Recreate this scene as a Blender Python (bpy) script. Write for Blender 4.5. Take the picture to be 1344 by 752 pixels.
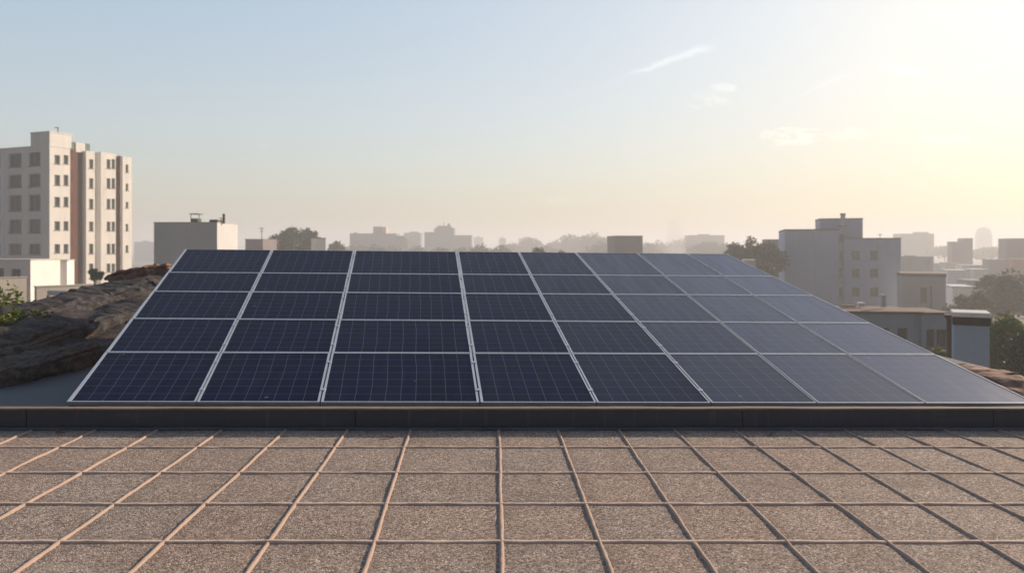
import bpy, math, random
from mathutils import Vector, noise
R = math.radians
random.seed(11)
for o in list(bpy.data.objects): bpy.data.objects.remove(o)
SC = bpy.context.scene
COL = SC.collection

# ------------------------------------------------------------------ camera
H, F, CX, HY = 13.5, 970.0, 672.0, 325.0        # eye height, focal length (photo px), optical centre, horizon row
cam = bpy.data.cameras.new('camera'); camo = bpy.data.objects.new('camera', cam); COL.objects.link(camo)
camo.location = (0, 0, H); camo.rotation_euler = (R(90), 0, 0)
cam.sensor_width = 36; cam.lens = F / 1344 * 36; cam.shift_y = -51 / 1344
cam.clip_start = .05; cam.clip_end = 12000
cam.dof.use_dof = True; cam.dof.focus_distance = 5.6; cam.dof.aperture_fstop = 2.2
SC.camera = camo

# ------------------------------------------------------------------ light
SUN_AZ, SUN_EL = 54, 21                        # degrees right of straight ahead, above horizon
az, el = R(SUN_AZ), R(SUN_EL)
sdir = Vector((math.sin(az) * math.cos(el), math.cos(az) * math.cos(el), math.sin(el)))
sl = bpy.data.lights.new('sun', 'SUN'); slo = bpy.data.objects.new('sun', sl); COL.objects.link(slo)
sl.energy = 5.0; sl.angle = R(.6); sl.color = (1, .80, .61)
slo.rotation_euler = sdir.to_track_quat('Z', 'Y').to_euler(); slo.location = (60, 40, 60)
W = bpy.data.worlds.new('World'); SC.world = W; W.use_nodes = True
nt = W.node_tree; nt.nodes.clear()
N = nt.nodes.new; L = nt.links.new
out = N('ShaderNodeOutputWorld'); bg = N('ShaderNodeBackground'); L(bg.outputs[0], out.inputs[0])
bg.inputs[1].default_value = .12
SKY_G, SKY_A, SKY_BACK = .35, .74, .16
sky = N('ShaderNodeTexSky'); sky.sky_type = 'NISHITA'; sky.sun_disc = False
sky.sun_elevation = el; sky.sun_rotation = az
sky.air_density = 1.3; sky.dust_density = 3.0; sky.ozone_density = 1.6; sky.altitude = 0
def wm(op, a, b=None, c=None, clamp=False):
    n = N('ShaderNodeMath'); n.operation = op; n.use_clamp = clamp
    for i, v in enumerate((a, b, c)):
        if v is None: continue
        if isinstance(v, (int, float)): n.inputs[i].default_value = v
        else: L(v, n.inputs[i])
    return n.outputs[0]
def ss(v, a, b):
    n = N('ShaderNodeMapRange'); n.interpolation_type = 'SMOOTHSTEP'
    L(v, n.inputs[0]); n.inputs[1].default_value = a; n.inputs[2].default_value = b
    return n.outputs[0]
tc = N('ShaderNodeTexCoord'); sp = N('ShaderNodeSeparateXYZ'); L(tc.outputs['Generated'], sp.inputs[0])
yy = wm('MAXIMUM', sp.outputs[1], .05)
U = wm('DIVIDE', sp.outputs[0], yy); V = wm('DIVIDE', sp.outputs[2], yy)   # slopes to the side and upward of a direction in the sky
def wnoise(su, sv, det, seed, rough=.6):
    c = N('ShaderNodeCombineXYZ'); L(wm('MULTIPLY', U, su), c.inputs[0]); L(wm('MULTIPLY', V, sv), c.inputs[1]); c.inputs[2].default_value = seed
    n = N('ShaderNodeTexNoise'); n.inputs['Scale'].default_value = 1; n.inputs['Detail'].default_value = det; n.inputs['Roughness'].default_value = rough
    L(c.outputs[0], n.inputs[0]); return n.outputs[0]
def streak(u0, v0, u1, v1, wid, seed, k=1.):
    ln = math.hypot(u1-u0, v1-v0); cu, cv = (u1-u0)/ln, (v1-v0)/ln
    a = wm('ADD', wm('MULTIPLY', wm('SUBTRACT', U, u0), cu), wm('MULTIPLY', wm('SUBTRACT', V, v0), cv))
    p = wm('SUBTRACT', wm('MULTIPLY', wm('SUBTRACT', V, v0), cu), wm('MULTIPLY', wm('SUBTRACT', U, u0), cv))
    p = wm('ADD', p, wm('MULTIPLY', wm('SUBTRACT', wnoise(30, 60, 4, seed), .5), wid * 1.6))
    along = wm('MULTIPLY', ss(a, 0, ln * .35), wm('SUBTRACT', 1, ss(a, ln * .75, ln * 1.02)))
    w = wm('ADD', wm('MULTIPLY', a, wid * .9 / ln), wid * .25)
    m = wm('SUBTRACT', 1, wm('DIVIDE', wm('ABSOLUTE', p), w), clamp=True)
    return wm('MULTIPLY', wm('MULTIPLY', m, along), k)
def puff(u, v, ru, rv, seed, k=1.):
    d = wm('ADD', wm('POWER', wm('DIVIDE', wm('SUBTRACT', U, u), ru), 2), wm('POWER', wm('DIVIDE', wm('SUBTRACT', V, v), rv), 2))
    d = wm('ADD', d, wm('MULTIPLY', wm('SUBTRACT', wnoise(26, 60, 7, seed, .7), .45), 5.5))
    return wm('MULTIPLY', wm('SUBTRACT', 1, ss(d, .0, 1.0)), k)
front = wm('GREATER_THAN', sp.outputs[1], .05)
q = lambda x, y: ((x - CX) / F, (HY - y) / F)
parts = [streak(*q(806, 105), *q(945, 57), .0085, 3.1, .6),
         streak(*q(1130, 137), *q(1330, 78), .006, 8.4, .12),
         streak(*q(1040, 130), *q(1120, 92), .008, 5.4, .12),
         puff(*q(925, 128), .040, .016, 1.7, .3), puff(*q(950, 116), .020, .010, 21.7, .35), puff(*q(735, 262), .022, .010, 2.9, .25), puff(*q(345, 192), .012, .004, 7.9, .2),
         puff(*q(1040, 178), .060, .014, 4.2, .6), puff(*q(1120, 178), .050, .011, 6.6, .6),
         puff(*q(1190, 96), .045, .012, 9.3, .45), puff(*q(1240, 182), .05, .008, 12.3, .5), puff(*q(1300, 181), .03, .004, 14.1, .3)]
cl = parts[0]
for p_ in parts[1:]: cl = wm('MAXIMUM', cl, p_)
cl = wm('MULTIPLY', cl, front)
mx = N('ShaderNodeMix'); mx.data_type = 'RGBA'; L(cl, mx.inputs[0])
tint = N('ShaderNodeMix'); tint.data_type = 'RGBA'; tint.blend_type = 'MULTIPLY'; tint.inputs[0].default_value = 1
sc1 = N('ShaderNodeVectorMath'); sc1.operation = 'SCALE'; L(sky.outputs[0], sc1.inputs[0]); sc1.inputs['Scale'].default_value = .1
gm = N('ShaderNodeGamma'); L(sc1.outputs[0], gm.inputs[0]); gm.inputs[1].default_value = SKY_G
back = wm('ADD', wm('MULTIPLY', ss(sp.outputs[1], -.25, .30), 1 - SKY_BACK), SKY_BACK)     # sky behind the viewer dimmed to hold down the fill on shaded faces
hs = N('ShaderNodeHueSaturation'); hs.inputs['Saturation'].default_value = 1.7; L(gm.outputs[0], hs.inputs['Color'])
bt = N('ShaderNodeMix'); bt.data_type = 'RGBA'; L(ss(sp.outputs[1], -.25, .30), bt.inputs[0]); bt.inputs[6].default_value = (.66, .92, 1.35, 1); bt.inputs[7].default_value = (.95, 1.0, 1.07, 1)  # blue tint added behind the viewer to cool the shaded faces
bm = N('ShaderNodeMix'); bm.data_type = 'RGBA'; bm.blend_type = 'MULTIPLY'; bm.inputs[0].default_value = 1; L(hs.outputs[0], bm.inputs[6]); L(bt.outputs[2], bm.inputs[7])
sc2 = N('ShaderNodeVectorMath'); sc2.operation = 'SCALE'; L(bm.outputs[2], sc2.inputs[0]); L(wm('MULTIPLY', back, SKY_A / .12), sc2.inputs['Scale'])
L(sc2.outputs[0], tint.inputs[6]); tint.inputs[7].default_value = (1.42, 1.34, 1.26, 1)
L(sc2.outputs[0], mx.inputs[6]); L(tint.outputs[2], mx.inputs[7]); L(mx.outputs[2], bg.inputs[0])
SC.view_settings.view_transform = 'Standard'; SC.view_settings.look = 'None'
SC.view_settings.exposure = 0.40; SC.view_settings.gamma = 1
SC.render.engine = 'CYCLES'
SC.cycles.use_denoising = True
SC.cycles.max_bounces = 6; SC.cycles.volume_bounces = 1; SC.cycles.transparent_max_bounces = 8
SC.cycles.sample_clamp_indirect = 6

# ------------------------------------------------------------------ materials
def srgb(r, g, b):
    f = lambda c: (c/255/12.92) if c/255 <= .04045 else ((c/255+.055)/1.055)**2.4
    return (f(r), f(g), f(b), 1)
class Mt:
    def __init__(s, name):
        s.m = bpy.data.materials.new(name); s.m.use_nodes = True; s.t = s.m.node_tree
        s.b = s.t.nodes['Principled BSDF']; s.tc = s.t.nodes.new('ShaderNodeTexCoord')
    def n(s, kind, **kw):
        nd = s.t.nodes.new(kind)
        for k, v in kw.items(): setattr(nd, k, v)
        return nd
    def l(s, a, b): s.t.links.new(a, b)
    def noise(s, scale, det=6, rough=.6, stretch=(1, 1, 1), src='Object'):
        mp = s.n('ShaderNodeMapping'); mp.inputs['Scale'].default_value = stretch; s.l(s.tc.outputs[src], mp.inputs[0])
        nd = s.n('ShaderNodeTexNoise'); nd.inputs['Scale'].default_value = scale; nd.inputs['Detail'].default_value = det
        nd.inputs['Roughness'].default_value = rough; s.l(mp.outputs[0], nd.inputs[0]); return nd.outputs[0]
    def ramp(s, fac, stops):
        nd = s.n('ShaderNodeValToRGB'); e = nd.color_ramp.elements
        while len(e) < len(stops): e.new(.5)
        for i, (p, c) in enumerate(stops): e[i].position = p; e[i].color = c if len(c) == 4 else (*c, 1)
        s.l(fac, nd.inputs[0]); return nd.outputs[0]
    def mix(s, fac, a, b, mode='MIX'):
        nd = s.n('ShaderNodeMix', data_type='RGBA', blend_type=mode)
        for sock, v in ((0, fac), (6, a), (7, b)):
            if isinstance(v, (int, float)): nd.inputs[sock].default_value = v
            elif isinstance(v, tuple): nd.inputs[sock].default_value = v if len(v) == 4 else (*v, 1)
            else: s.l(v, nd.inputs[sock])
        return nd.outputs[2]
    def math(s, op, a, b=0., c=None):
        nd = s.n('ShaderNodeMath', operation=op)
        for i, v in enumerate((a, b, c)):
            if v is None: continue
            if isinstance(v, (int, float)): nd.inputs[i].default_value = v
            else: s.l(v, nd.inputs[i])
        return nd.outputs[0]
    def bump(s, h, strength, dist):
        nd = s.n('ShaderNodeBump'); nd.inputs['Strength'].default_value = strength; nd.inputs['Distance'].default_value = dist
        s.l(h, nd.inputs['Height']); s.l(nd.outputs[0], s.b.inputs['Normal'])
    def set(s, rough=.7, metal=0., spec=.5):
        s.b.inputs['Roughness'].default_value = rough; s.b.inputs['Metallic'].default_value = metal
        s.b.inputs['Specular IOR Level'].default_value = spec
    def col(s, c):
        if isinstance(c, tuple): s.b.inputs['Base Color'].default_value = c if len(c) == 4 else (*c, 1)
        else: s.l(c, s.b.inputs['Base Color'])
def plaster(name, c, dirt=.25, scale=.6, stain=(.16, .14, .12)):
    m = Mt(name); c = tuple(c[:3])
    a = m.noise(scale, 8); b = m.noise(scale * 1.4, 6, .6, (3, 3, .25)); f = m.noise(scale * 12, 5)
    col = m.mix(m.ramp(a, [(.35, (0, 0, 0)), (.7, (1, 1, 1))]), c, tuple(x * .86 for x in c))
    col = m.mix(m.math('MULTIPLY', m.ramp(b, [(.52, (0, 0, 0)), (.75, (1, 1, 1))]), dirt), col, stain)
    col = m.mix(.18, col, m.mix(f, tuple(x * .75 for x in c), tuple(min(1, x * 1.15) for x in c)))
    m.col(col); m.set(.85, 0, .3); m.bump(f, .25, .02); return m.m
def plain(name, c, rough=.6, metal=0., var=.2, scale=4, spec=.5):
    m = Mt(name); c = tuple(c[:3]); a = m.noise(scale, 6)
    m.col(m.mix(a, tuple(x * (1 - var) for x in c), tuple(min(1, x * (1 + var)) for x in c))); m.set(rough, metal, spec)
    return m.m
def leafmat(name, c1, c2, c3):
    m = Mt(name); g = m.n('ShaderNodeNewGeometry'); a = m.noise(.35, 3)
    col = m.ramp(g.outputs['Random Per Island'], [(0, c1), (.5, c2), (1, c3)])
    col = m.mix(m.ramp(a, [(.4, (0, 0, 0)), (.65, (1, 1, 1))]), col, m.mix(.5, col, c3))
    m.col(col); m.set(.65, 0, .25)
    tr = m.n('ShaderNodeBsdfTranslucent'); m.l(col, tr.inputs[0]); ms = m.n('ShaderNodeMixShader'); ms.inputs[0].default_value = .15
    o = m.t.nodes['Material Output']; m.l(m.b.outputs[0], ms.inputs[1]); m.l(tr.outputs[0], ms.inputs[2]); m.l(ms.outputs[0], o.inputs[0])
    return m.m
M = {}
M['white'] = plaster('white_render', (.80, .77, .73), .25, .35)
M['whiteblue'] = plaster('cool_white_render', (.58, .575, .58), .2, .3)
M['cream'] = plaster('cream_render', (.55, .50, .44), .3, .35)
M['grey'] = plaster('grey_render', (.42, .42, .44), .3, .35)
M['bluegrey'] = plaster('blue_grey_render', (.35, .43, .58), .25, .35)
M['paleblue'] = plaster('pale_blue_render', (.26, .33, .41), .35, .8)
M['brown'] = plaster('brown_render', (.14, .055, .035), .15, .5)
M['browngrey'] = plaster('brown_grey_render', (.20, .165, .18), .3, .5)
M['beige'] = plaster('beige_render', (.45, .42, .40), .3, .4)
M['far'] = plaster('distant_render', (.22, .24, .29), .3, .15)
M['pink'] = plaster('pinkish_render', (.62, .48, .40), .2, .2)
M['brick'] = plaster('red_brown_wall', (.32, .14, .09), .3, .4)
M['coping'] = plaster('weathered_brown_coping', (.13, .09, .07), .5, 1.2)
M['darkcap'] = plaster('dark_band_render', (.09, .075, .07), .4, 2)
M['caplight'] = plaster('pale_cap_render', (.55, .55, .55), .4, 2)
M['roofing'] = plaster('dull_roofing', (.20, .18, .17), .5, .8)
M['tank'] = plain('dark_green_tank', (.05, .085, .075), .5)
M['greenglass'] = plain('green_glazing', (.12, .20, .18), .15)
M['darkmetal'] = plain('dark_weathered_metal', (.05, .045, .04), .6, .3)
M['frame'] = plain('window_frame_paint', (.17, .155, .14), .6)
M['pane'] = plain('window_glass', (.045, .045, .045), .12, 0, .4, .4, .6)
M['panegreen'] = plain('green_tinted_window_glass', (.10, .14, .12), .12, 0, .3, .4, .6)
M['trunk'] = plain('bark', (.09, .065, .045), .9)
M['leaf_a'] = leafmat('leaves_olive', (.016, .034, .008), (.030, .060, .012), (.058, .100, .02))
M['leaf_b'] = leafmat('leaves_bright', (.06, .09, .012), (.11, .15, .02), (.19, .22, .035))
M['leaf_c'] = leafmat('leaves_dull', (.018, .034, .014), (.030, .052, .020), (.05, .075, .028))

# ------------------------------------------------------------------ object helpers
def tag(o, label=None, cat=None, group=None, kind=None):
    if label: o['label'] = label
    if cat: o['category'] = cat
    if group: o['group'] = group
    if kind: o['kind'] = kind
    return o
def thing(name, label, cat, loc=(0, 0, 0), group=None):
    o = bpy.data.objects.new(name, None); COL.objects.link(o); o.location = loc; o.empty_display_size = .3
    return tag(o, label, cat, group)
def worigin(o):
    v = Vector((0, 0, 0))
    while o: v += Vector(o.location); o = o.parent
    return v
class MB:
    def __init__(s): s.v = []; s.f = []; s.uv = {}
    def quad(s, *p):
        i = len(s.v); s.v += [tuple(x) for x in p]; s.f.append(tuple(range(i, i + len(p))))
        return len(s.f) - 1
    def box(s, x0, x1, y0, y1, z0, z1, fr=None):
        c = [(x, y, z) for z in (z0, z1) for y in (y0, y1) for x in (x0, x1)]
        if fr:
            O, f_, s_ = fr
            c = [(O[0] + f_[0]*x + s_[0]*y, O[1] + f_[1]*x + s_[1]*y, z) for x, y, z in c]
        i = len(s.v); s.v += c
        s.f += [tuple(i + k for k in q_) for q_ in ((0,2,3,1), (4,5,7,6), (0,1,5,4), (2,6,7,3), (0,4,6,2), (1,3,7,5))]
    def tube(s, pts, r, n=8, cap=True):
        pts = [Vector(p) for p in pts]; rs = r if isinstance(r, (list, tuple)) else [r] * len(pts)
        base = len(s.v)
        for i, p in enumerate(pts):
            t = (pts[min(i+1, len(pts)-1)] - pts[max(i-1, 0)]).normalized()
            up = Vector((0, 0, 1)) if abs(t.z) < .9 else Vector((1, 0, 0))
            a = t.cross(up).normalized(); b = a.cross(t)
            for k in range(n):
                w = 2 * math.pi * k / n; q_ = p + (a * math.cos(w) + b * math.sin(w)) * rs[i]; s.v.append(tuple(q_))
        for i in range(len(pts) - 1):
            for k in range(n):
                s.f.append((base+i*n+k, base+i*n+(k+1) % n, base+(i+1)*n+(k+1) % n, base+(i+1)*n+k))
        if cap:
            s.f.append(tuple(base + k for k in range(n))); s.f.append(tuple(base + (len(pts)-1)*n + k for k in range(n))[::-1])
    def build(s, name, mat, parent=None, smooth=False, bevel=0, loc=None):
        o0 = worigin(parent) if parent else Vector((0, 0, 0))
        if loc: o0 = o0 + Vector(loc)
        me = bpy.data.meshes.new(name); me.from_pydata([tuple(Vector(p) - o0) for p in s.v], [], s.f)
        me.materials.append(mat)
        if s.uv:
            ul = me.uv_layers.new(name='UVMap')
            for p in me.polygons:
                u = s.uv.get(p.index)
                if u:
                    for k, li in enumerate(p.loop_indices): ul.data[li].uv = u[k]
        if smooth: me.polygons.foreach_set('use_smooth', [True] * len(me.polygons))
        me.update()
        o = bpy.data.objects.new(name, me); COL.objects.link(o)
        if parent: o.parent = parent
        if loc: o.location = loc
        if bevel:
            b = o.modifiers.new('bevel', 'BEVEL'); b.width = bevel; b.segments = 2; b.limit_method = 'ANGLE'
        return o
def P(px, py, Y): return Vector(((px - CX) / F * Y, Y, H + (HY - py) / F * Y))
def zat(py, Y): return H + (HY - py) / F * Y
def pieces(mb): return mb

# ------------------------------------------------------------------ terrain
g = MB(); g.quad((-4000, -4000, 0), (4000, -4000, 0), (4000, 4000, 0), (-4000, 4000, 0))
m = Mt('city_ground'); a = m.noise(.02, 8); b = m.noise(.15, 6)
m.col(m.mix(m.ramp(b, [(.45, (0, 0, 0)), (.6, (1, 1, 1))]), m.mix(a, (.06, .075, .03), (.12, .11, .09)), (.20, .18, .16))); m.set(.95, 0, .2)
tag(g.build('ground', m.m), kind='structure')
g = MB(); g.box(-4050, 4050, -4050, 4050, -1, 47)
hz = g.build('haze', M['white']); hm = bpy.data.materials.new('haze_air'); hm.use_nodes = True; t = hm.node_tree; t.nodes.clear()
ho = t.nodes.new('ShaderNodeOutputMaterial'); pv = t.nodes.new('ShaderNodeVolumePrincipled')
pv.inputs['Color'].default_value = (.90, .91, .94, 1); pv.inputs['Density'].default_value = .0015; pv.inputs['Anisotropy'].default_value = .22
t.links.new(pv.outputs[0], ho.inputs['Volume']); hz.data.materials[0] = hm
hz['kind'] = 'stuff'; hz['label'] = 'pale warm morning haze lying over the whole city'; hz['category'] = 'haze'

# ------------------------------------------------------------------ the roof we stand on
RZ = 12.0
joint_y = [5.55, 4.925, 4.325, 3.77, 3.24, 2.72, 2.2, 1.7, 1.2]
CURB_Y = 6.11
vx = [(36.8-5*-2.4+-5*0, 0)] if 0 else []
tops = [(-132, -3.3), (-47, -2.85), (36.8, -2.40), (120.6, -2.12), (202.7, -1.79), (288, -1.45), (371.9, -1.085), (454, -.70), (537.7, -.327), (655, .02),
        (733.6, .37), (814, .67), (888, 1.0), (968, 1.36), (1045, 1.69), (1113, 2.03), (1178, 2.38), (1245, 2.68), (1318, 3.0), (1395, 3.3), (1475, 3.6)]
def joint_line(x567, sl_):
    ya = 1.5 * F / (567 - HY); Xa = (x567 - CX) / F * ya
    x752 = x567 + sl_ * 185; yb = 1.5 * F / (752 - HY); Xb = (x752 - CX) / F * yb
    k = (Xa - Xb) / (ya - yb)
    return lambda Y: Xb + k * (Y - yb)
JL = [joint_line(*t_) for t_ in tops]
left0, right0 = JL[0], JL[-1]
JL = [(lambda Y, i=i: left0(Y) - .5 * i) for i in range(9, 0, -1)] + JL + [(lambda Y, i=i: right0(Y) + .5 * i) for i in range(1, 8)]
ys = [CURB_Y + .02] + joint_y + [.7, .2, -.3, -.8]
tm = MB(); tones = []; edirt = []
for i in range(len(JL) - 1):
    for j in range(len(ys) - 1):
        ya, yb = ys[j], ys[j+1]; nn = 8 if ya > 2 else 2
        tone = random.uniform(0, 1); tx, ty = random.uniform(-.002, .002), random.uniform(-.002, .002)
        base = len(tm.v)
        for bq in range(nn + 1):
            Y = ya + (yb - ya) * bq / nn; x0, x1 = JL[i](Y), JL[i+1](Y)
            for aq in range(nn + 1):
                X = x0 + (x1 - x0) * aq / nn
                e = min(aq, nn - aq, bq, nn - bq) / nn
                z = RZ + (0 if e == 0 else .0015 + tx * (aq/nn-.5) * 2 + ty * (bq/nn-.5) * 2) + .002 * noise.noise(Vector((X*3, Y*3, 0)))
                tm.v.append((X, Y, z)); edirt.append(max(0., 1 - e * nn / 1.4))
        for bq in range(nn):
            for aq in range(nn):
                k = base + bq * (nn+1) + aq; tm.f.append((k, k + nn + 1, k + nn + 2, k + 1)); tones.append(tone)
m = Mt('pebbled_roof_tile')
vo = m.n('ShaderNodeTexVoronoi'); vo.inputs['Scale'].default_value = 120; m.l(m.tc.outputs['Object'], vo.inputs[0])
sepc = m.n('ShaderNodeSeparateColor'); m.l(vo.outputs['Color'], sepc.inputs[0])
grain = m.ramp(sepc.outputs[0], [(0, (.09, .072, .06)), (.28, (.21, .170, .144)), (.6, (.34, .277, .233)), (.85, (.45, .37, .315)), (1, (.68, .58, .50))])
at = m.n('ShaderNodeAttribute', attribute_name='tone')
fine = m.noise(60, 3); big = m.noise(1.1, 7); mid = m.noise(7, 5)
col = m.mix(m.math('MULTIPLY', at.outputs['Fac'], .4), grain, m.mix(1., grain, (1.22, 1.02, .92), 'MULTIPLY'))
col = m.mix(m.ramp(big, [(.35, (0, 0, 0)), (.7, (.55, .55, .55))]), col, m.mix(1., col, (.72, .68, .66), 'MULTIPLY'))
col = m.mix(m.ramp(mid, [(.5, (0, 0, 0)), (.8, (.5, .5, .5))]), col, (.20, .145, .11))
ed = m.n('ShaderNodeAttribute', attribute_name='edge_dirt'); st_n = m.noise(2.3, 8, .7); st2 = m.noise(16, 5, .7)
dirt = m.math('MULTIPLY', ed.outputs['Fac'], m.math('MULTIPLY', m.ramp(st2, [(.3, (0, 0, 0)), (.7, (1, 1, 1))]), .6))
col = m.mix(dirt, col, (.12, .095, .08))
col = m.mix(m.ramp(st_n, [(.56, (0, 0, 0)), (.68, (.38, .38, .38))]), col, (.15, .115, .095))
col = m.mix(m.ramp(m.noise(.8, 9, .72, (1, 1.7, 1)), [(.58, (0, 0, 0)), (.66, (.22, .22, .22))]), col, (.46, .40, .35))
m.col(col); m.set(.9, 0, .25)
hgt = m.math('ADD', m.math('MULTIPLY', vo.outputs['Distance'], -1.), m.math('MULTIPLY', fine, .5))
m.bump(hgt, .8, .004)
floor = tm.build('roof_terrace', m.m, smooth=True); tag(floor, kind='structure')
cb_ = floor.data.attributes.new('edge_dirt', 'FLOAT', 'POINT'); cb_.data.foreach_set('value', edirt)
ca = floor.data.attributes.new('tone', 'FLOAT', 'FACE'); ca.data.foreach_set('value', tones)
g = MB()
def bead(pts, w, h, seed, sec=((-.5, -.15), (-.40, .5), (-.16, .93), (.14, .97), (.38, .6), (.5, -.15))):
    n = len(sec); base = len(g.v)
    for i, p in enumerate(pts):
        t_ = (pts[min(i+1, len(pts)-1)] - pts[max(i-1, 0)]).normalized(); s_ = Vector((t_.y, -t_.x, 0))
        wob = s_ * (.006 * noise.noise(Vector((p.x*2.2, p.y*2.2, seed))) + .0022 * noise.noise(Vector((p.x*22, p.y*22, seed))))
        ww = w * (1 + .25 * noise.noise(Vector((p.x*9, p.y*9, seed+5)))); hh = h * (1 + .35 * noise.noise(Vector((p.x*7, p.y*7, seed+9))))
        for a_, b_ in sec:
            jit = .0026 * noise.noise(Vector((p.x*70 + a_*9, p.y*70, seed)))
            g.v.append(tuple(p + wob + s_ * (a_ * ww) + Vector((0, 0, b_ * hh + jit))))
    for i in range(len(pts)-1):
        for k in range(n-1): g.f.append((base+i*n+k, base+(i+1)*n+k, base+(i+1)*n+k+1, base+i*n+k+1))
for i, J in enumerate(JL):
    st = .02; pts = []; Y = CURB_Y + .01
    while Y > 1.0:
        pts.append(Vector((J(Y), Y, RZ))); Y -= st
    bead(pts, .026, .0125, i * 3.7)
g1 = g; g = MB()
for j, Y in enumerate(joint_y):
    xa, xb = JL[0](Y), JL[-1](Y); n = int((xb - xa) / .022)
    bead([Vector((xa + (xb-xa) * k / n, Y + .004 * noise.noise(Vector((k*.02, j, 0))), RZ)) for k in range(n+1)], .044, .0105, 50 + j * 2.3, ((-.5, -.1), (-.36, .45), (-.12, .85), (.28, 1), (.44, .55), (.5, -.1)))
m = Mt('sandy_mortar'); a = m.noise(90, 4); b = m.noise(5, 5)
m.col(m.mix(b, m.mix(a, (.27, .185, .14), (.54, .395, .31)), m.mix(a, (.30, .22, .18), (.48, .375, .31)))); m.set(.9, 0, .2); m.bump(a, .6, .003)
g1.build('mortar_joint', m.m, floor, smooth=True)
m = Mt('sandy_mortar_cross_joint'); a = m.noise(90, 4); b = m.noise(5, 5)  # paler copy of the mortar; lit joint tops are put into its colour
m.col(m.mix(b, m.mix(a, (.44, .31, .235), (.80, .61, .48)), m.mix(a, (.46, .34, .27), (.74, .58, .48)))); m.set(.9, 0, .2); m.bump(a, .6, .003)
g.build('mortar_joint', m.m, floor, smooth=True)
# dark flat roofs behind the curb and the body of the building
m = Mt('dark_roof_felt'); a = m.noise(1.5, 6); b = m.noise(40, 3)
m.col(m.mix(a, (.038, .052, .068), (.062, .08, .10))); m.set(.75, 0, .4); m.bump(b, .3, .004)
g = MB(); g.box(-14, -4.0, CURB_Y + .06, 16.2, 11.6, 12.05); g.box(-4.0, 5.75, CURB_Y + .06, 12.3, 11.6, 12.05)
tag(g.build('flat_roof', m.m), kind='structure')
g = MB(); g.box(-13.9, 10, -1, CURB_Y + .1, 0, 11.98 - .4); g.box(-13.9, 5.65, CURB_Y + .1, 12.2, 0, 11.598); g.box(-13.9, -4.1, 12.2, 16.1, 0, 11.598)
g.box(-13.9, 10, -1, CURB_Y + .1, 11.58, 11.99)
hb = g.build('apartment_building', M['grey']); tag(hb, 'the building under the tiled roof terrace and the solar panels', 'building')

# low parapet wall (curb) with coping and flashing
CT = 12.172
pw = thing('parapet_wall', 'long low dark wall running between the tiled terrace and the solar panels', 'wall', (0, CURB_Y, RZ))
m = Mt('dark_painted_wall'); a = m.noise(1.3, 7, .6, (1, 1, 3)); b = m.noise(25, 5); c = m.noise(3.5, 6, .7, (.5, 1, 4))
col = m.mix(a, (.036, .048, .070), (.065, .080, .11)); col = m.mix(m.ramp(c, [(.55, (0, 0, 0)), (.72, (.6, .6, .6))]), col, (.10, .105, .12))
v_ = m.noise(7, 6, .7, (1.6, 1, .12)); col = m.mix(m.ramp(v_, [(.55, (0, 0, 0)), (.7, (.5, .5, .5))]), col, (.15, .15, .155))
sz = m.n('ShaderNodeSeparateXYZ'); m.l(m.tc.outputs['Object'], sz.inputs[0])
foot = m.math('SUBTRACT', .045, m.math('ADD', sz.outputs[2], m.math('MULTIPLY', m.noise(14, 5), .05)))
col = m.mix(m.ramp(m.math('MULTIPLY', foot, 30.), [(0, (0, 0, 0)), (1, (.5, .5, .5))]), col, (.17, .14, .12))
m.col(col); m.set(.7, 0, .4); m.bump(b, .35, .004)
def wavy_bar(y0, y1, z0, z1, amp, seed, x0=-9, x1=10, st=.06, xs=None):
    b_ = MB(); n = int((x1-x0)/st); k0 = 0
    for i in range(n+1):
        X = x0 + (x1-x0)*i/n; w = lambda q_: amp * noise.noise(Vector((X*1.7, seed, q_))) + amp*.4*noise.noise(Vector((X*11, seed, q_)))
        b_.v += [(X, y0+w(1), z0), (X, y0+w(2), z1-.006+w(3)), (X, y0+.008+w(2), z1+w(3)), (X, y1, z1+w(4)), (X, y1, z0)]
    for i in range(n):
        for k in range(5):
            a_, c_ = i*5+k, i*5+(k+1) % 5; b_.f.append((a_, a_+5, c_+5, c_))
    b_.f.append((0, 1, 2, 3, 4)); b_.f.append(tuple(n*5+k for k in (4, 3, 2, 1, 0)))
    return b_
for xa, xb in ((-9, -4.02), (-4.012, -1.30), (-1.292, 1.9), (1.908, 3.98), (3.988, 7.2), (7.208, 10)):
    wavy_bar(CURB_Y + random.uniform(-.002, .002), CURB_Y+.068, RZ-.01, CT-.012, .004, xa, xa, xb).build('wall_panel', m.m, pw)
m2 = Mt('worn_brown_coping'); a = m2.noise(6, 6, .6, (.4, 1, 1)); b = m2.noise(60, 4)
m2.col(m2.mix(a, (.10, .075, .06), m2.mix(b, (.22, .15, .11), (.36, .27, .20)))); m2.set(.85); m2.bump(b, .5, .003)
wavy_bar(CURB_Y - .012, CURB_Y + .072, CT-.0118, CT+.001, .004, 77, st=.03).build('coping', m2.m, pw)
m3 = plain('grey_blue_flashing', (.10, .115, .135), .45, .3, .3, 9)
g = wavy_bar(CURB_Y - .05, CURB_Y - .012, RZ, RZ + .022, .007, 33, st=.03); g.build('flashing', m3, pw)

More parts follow.
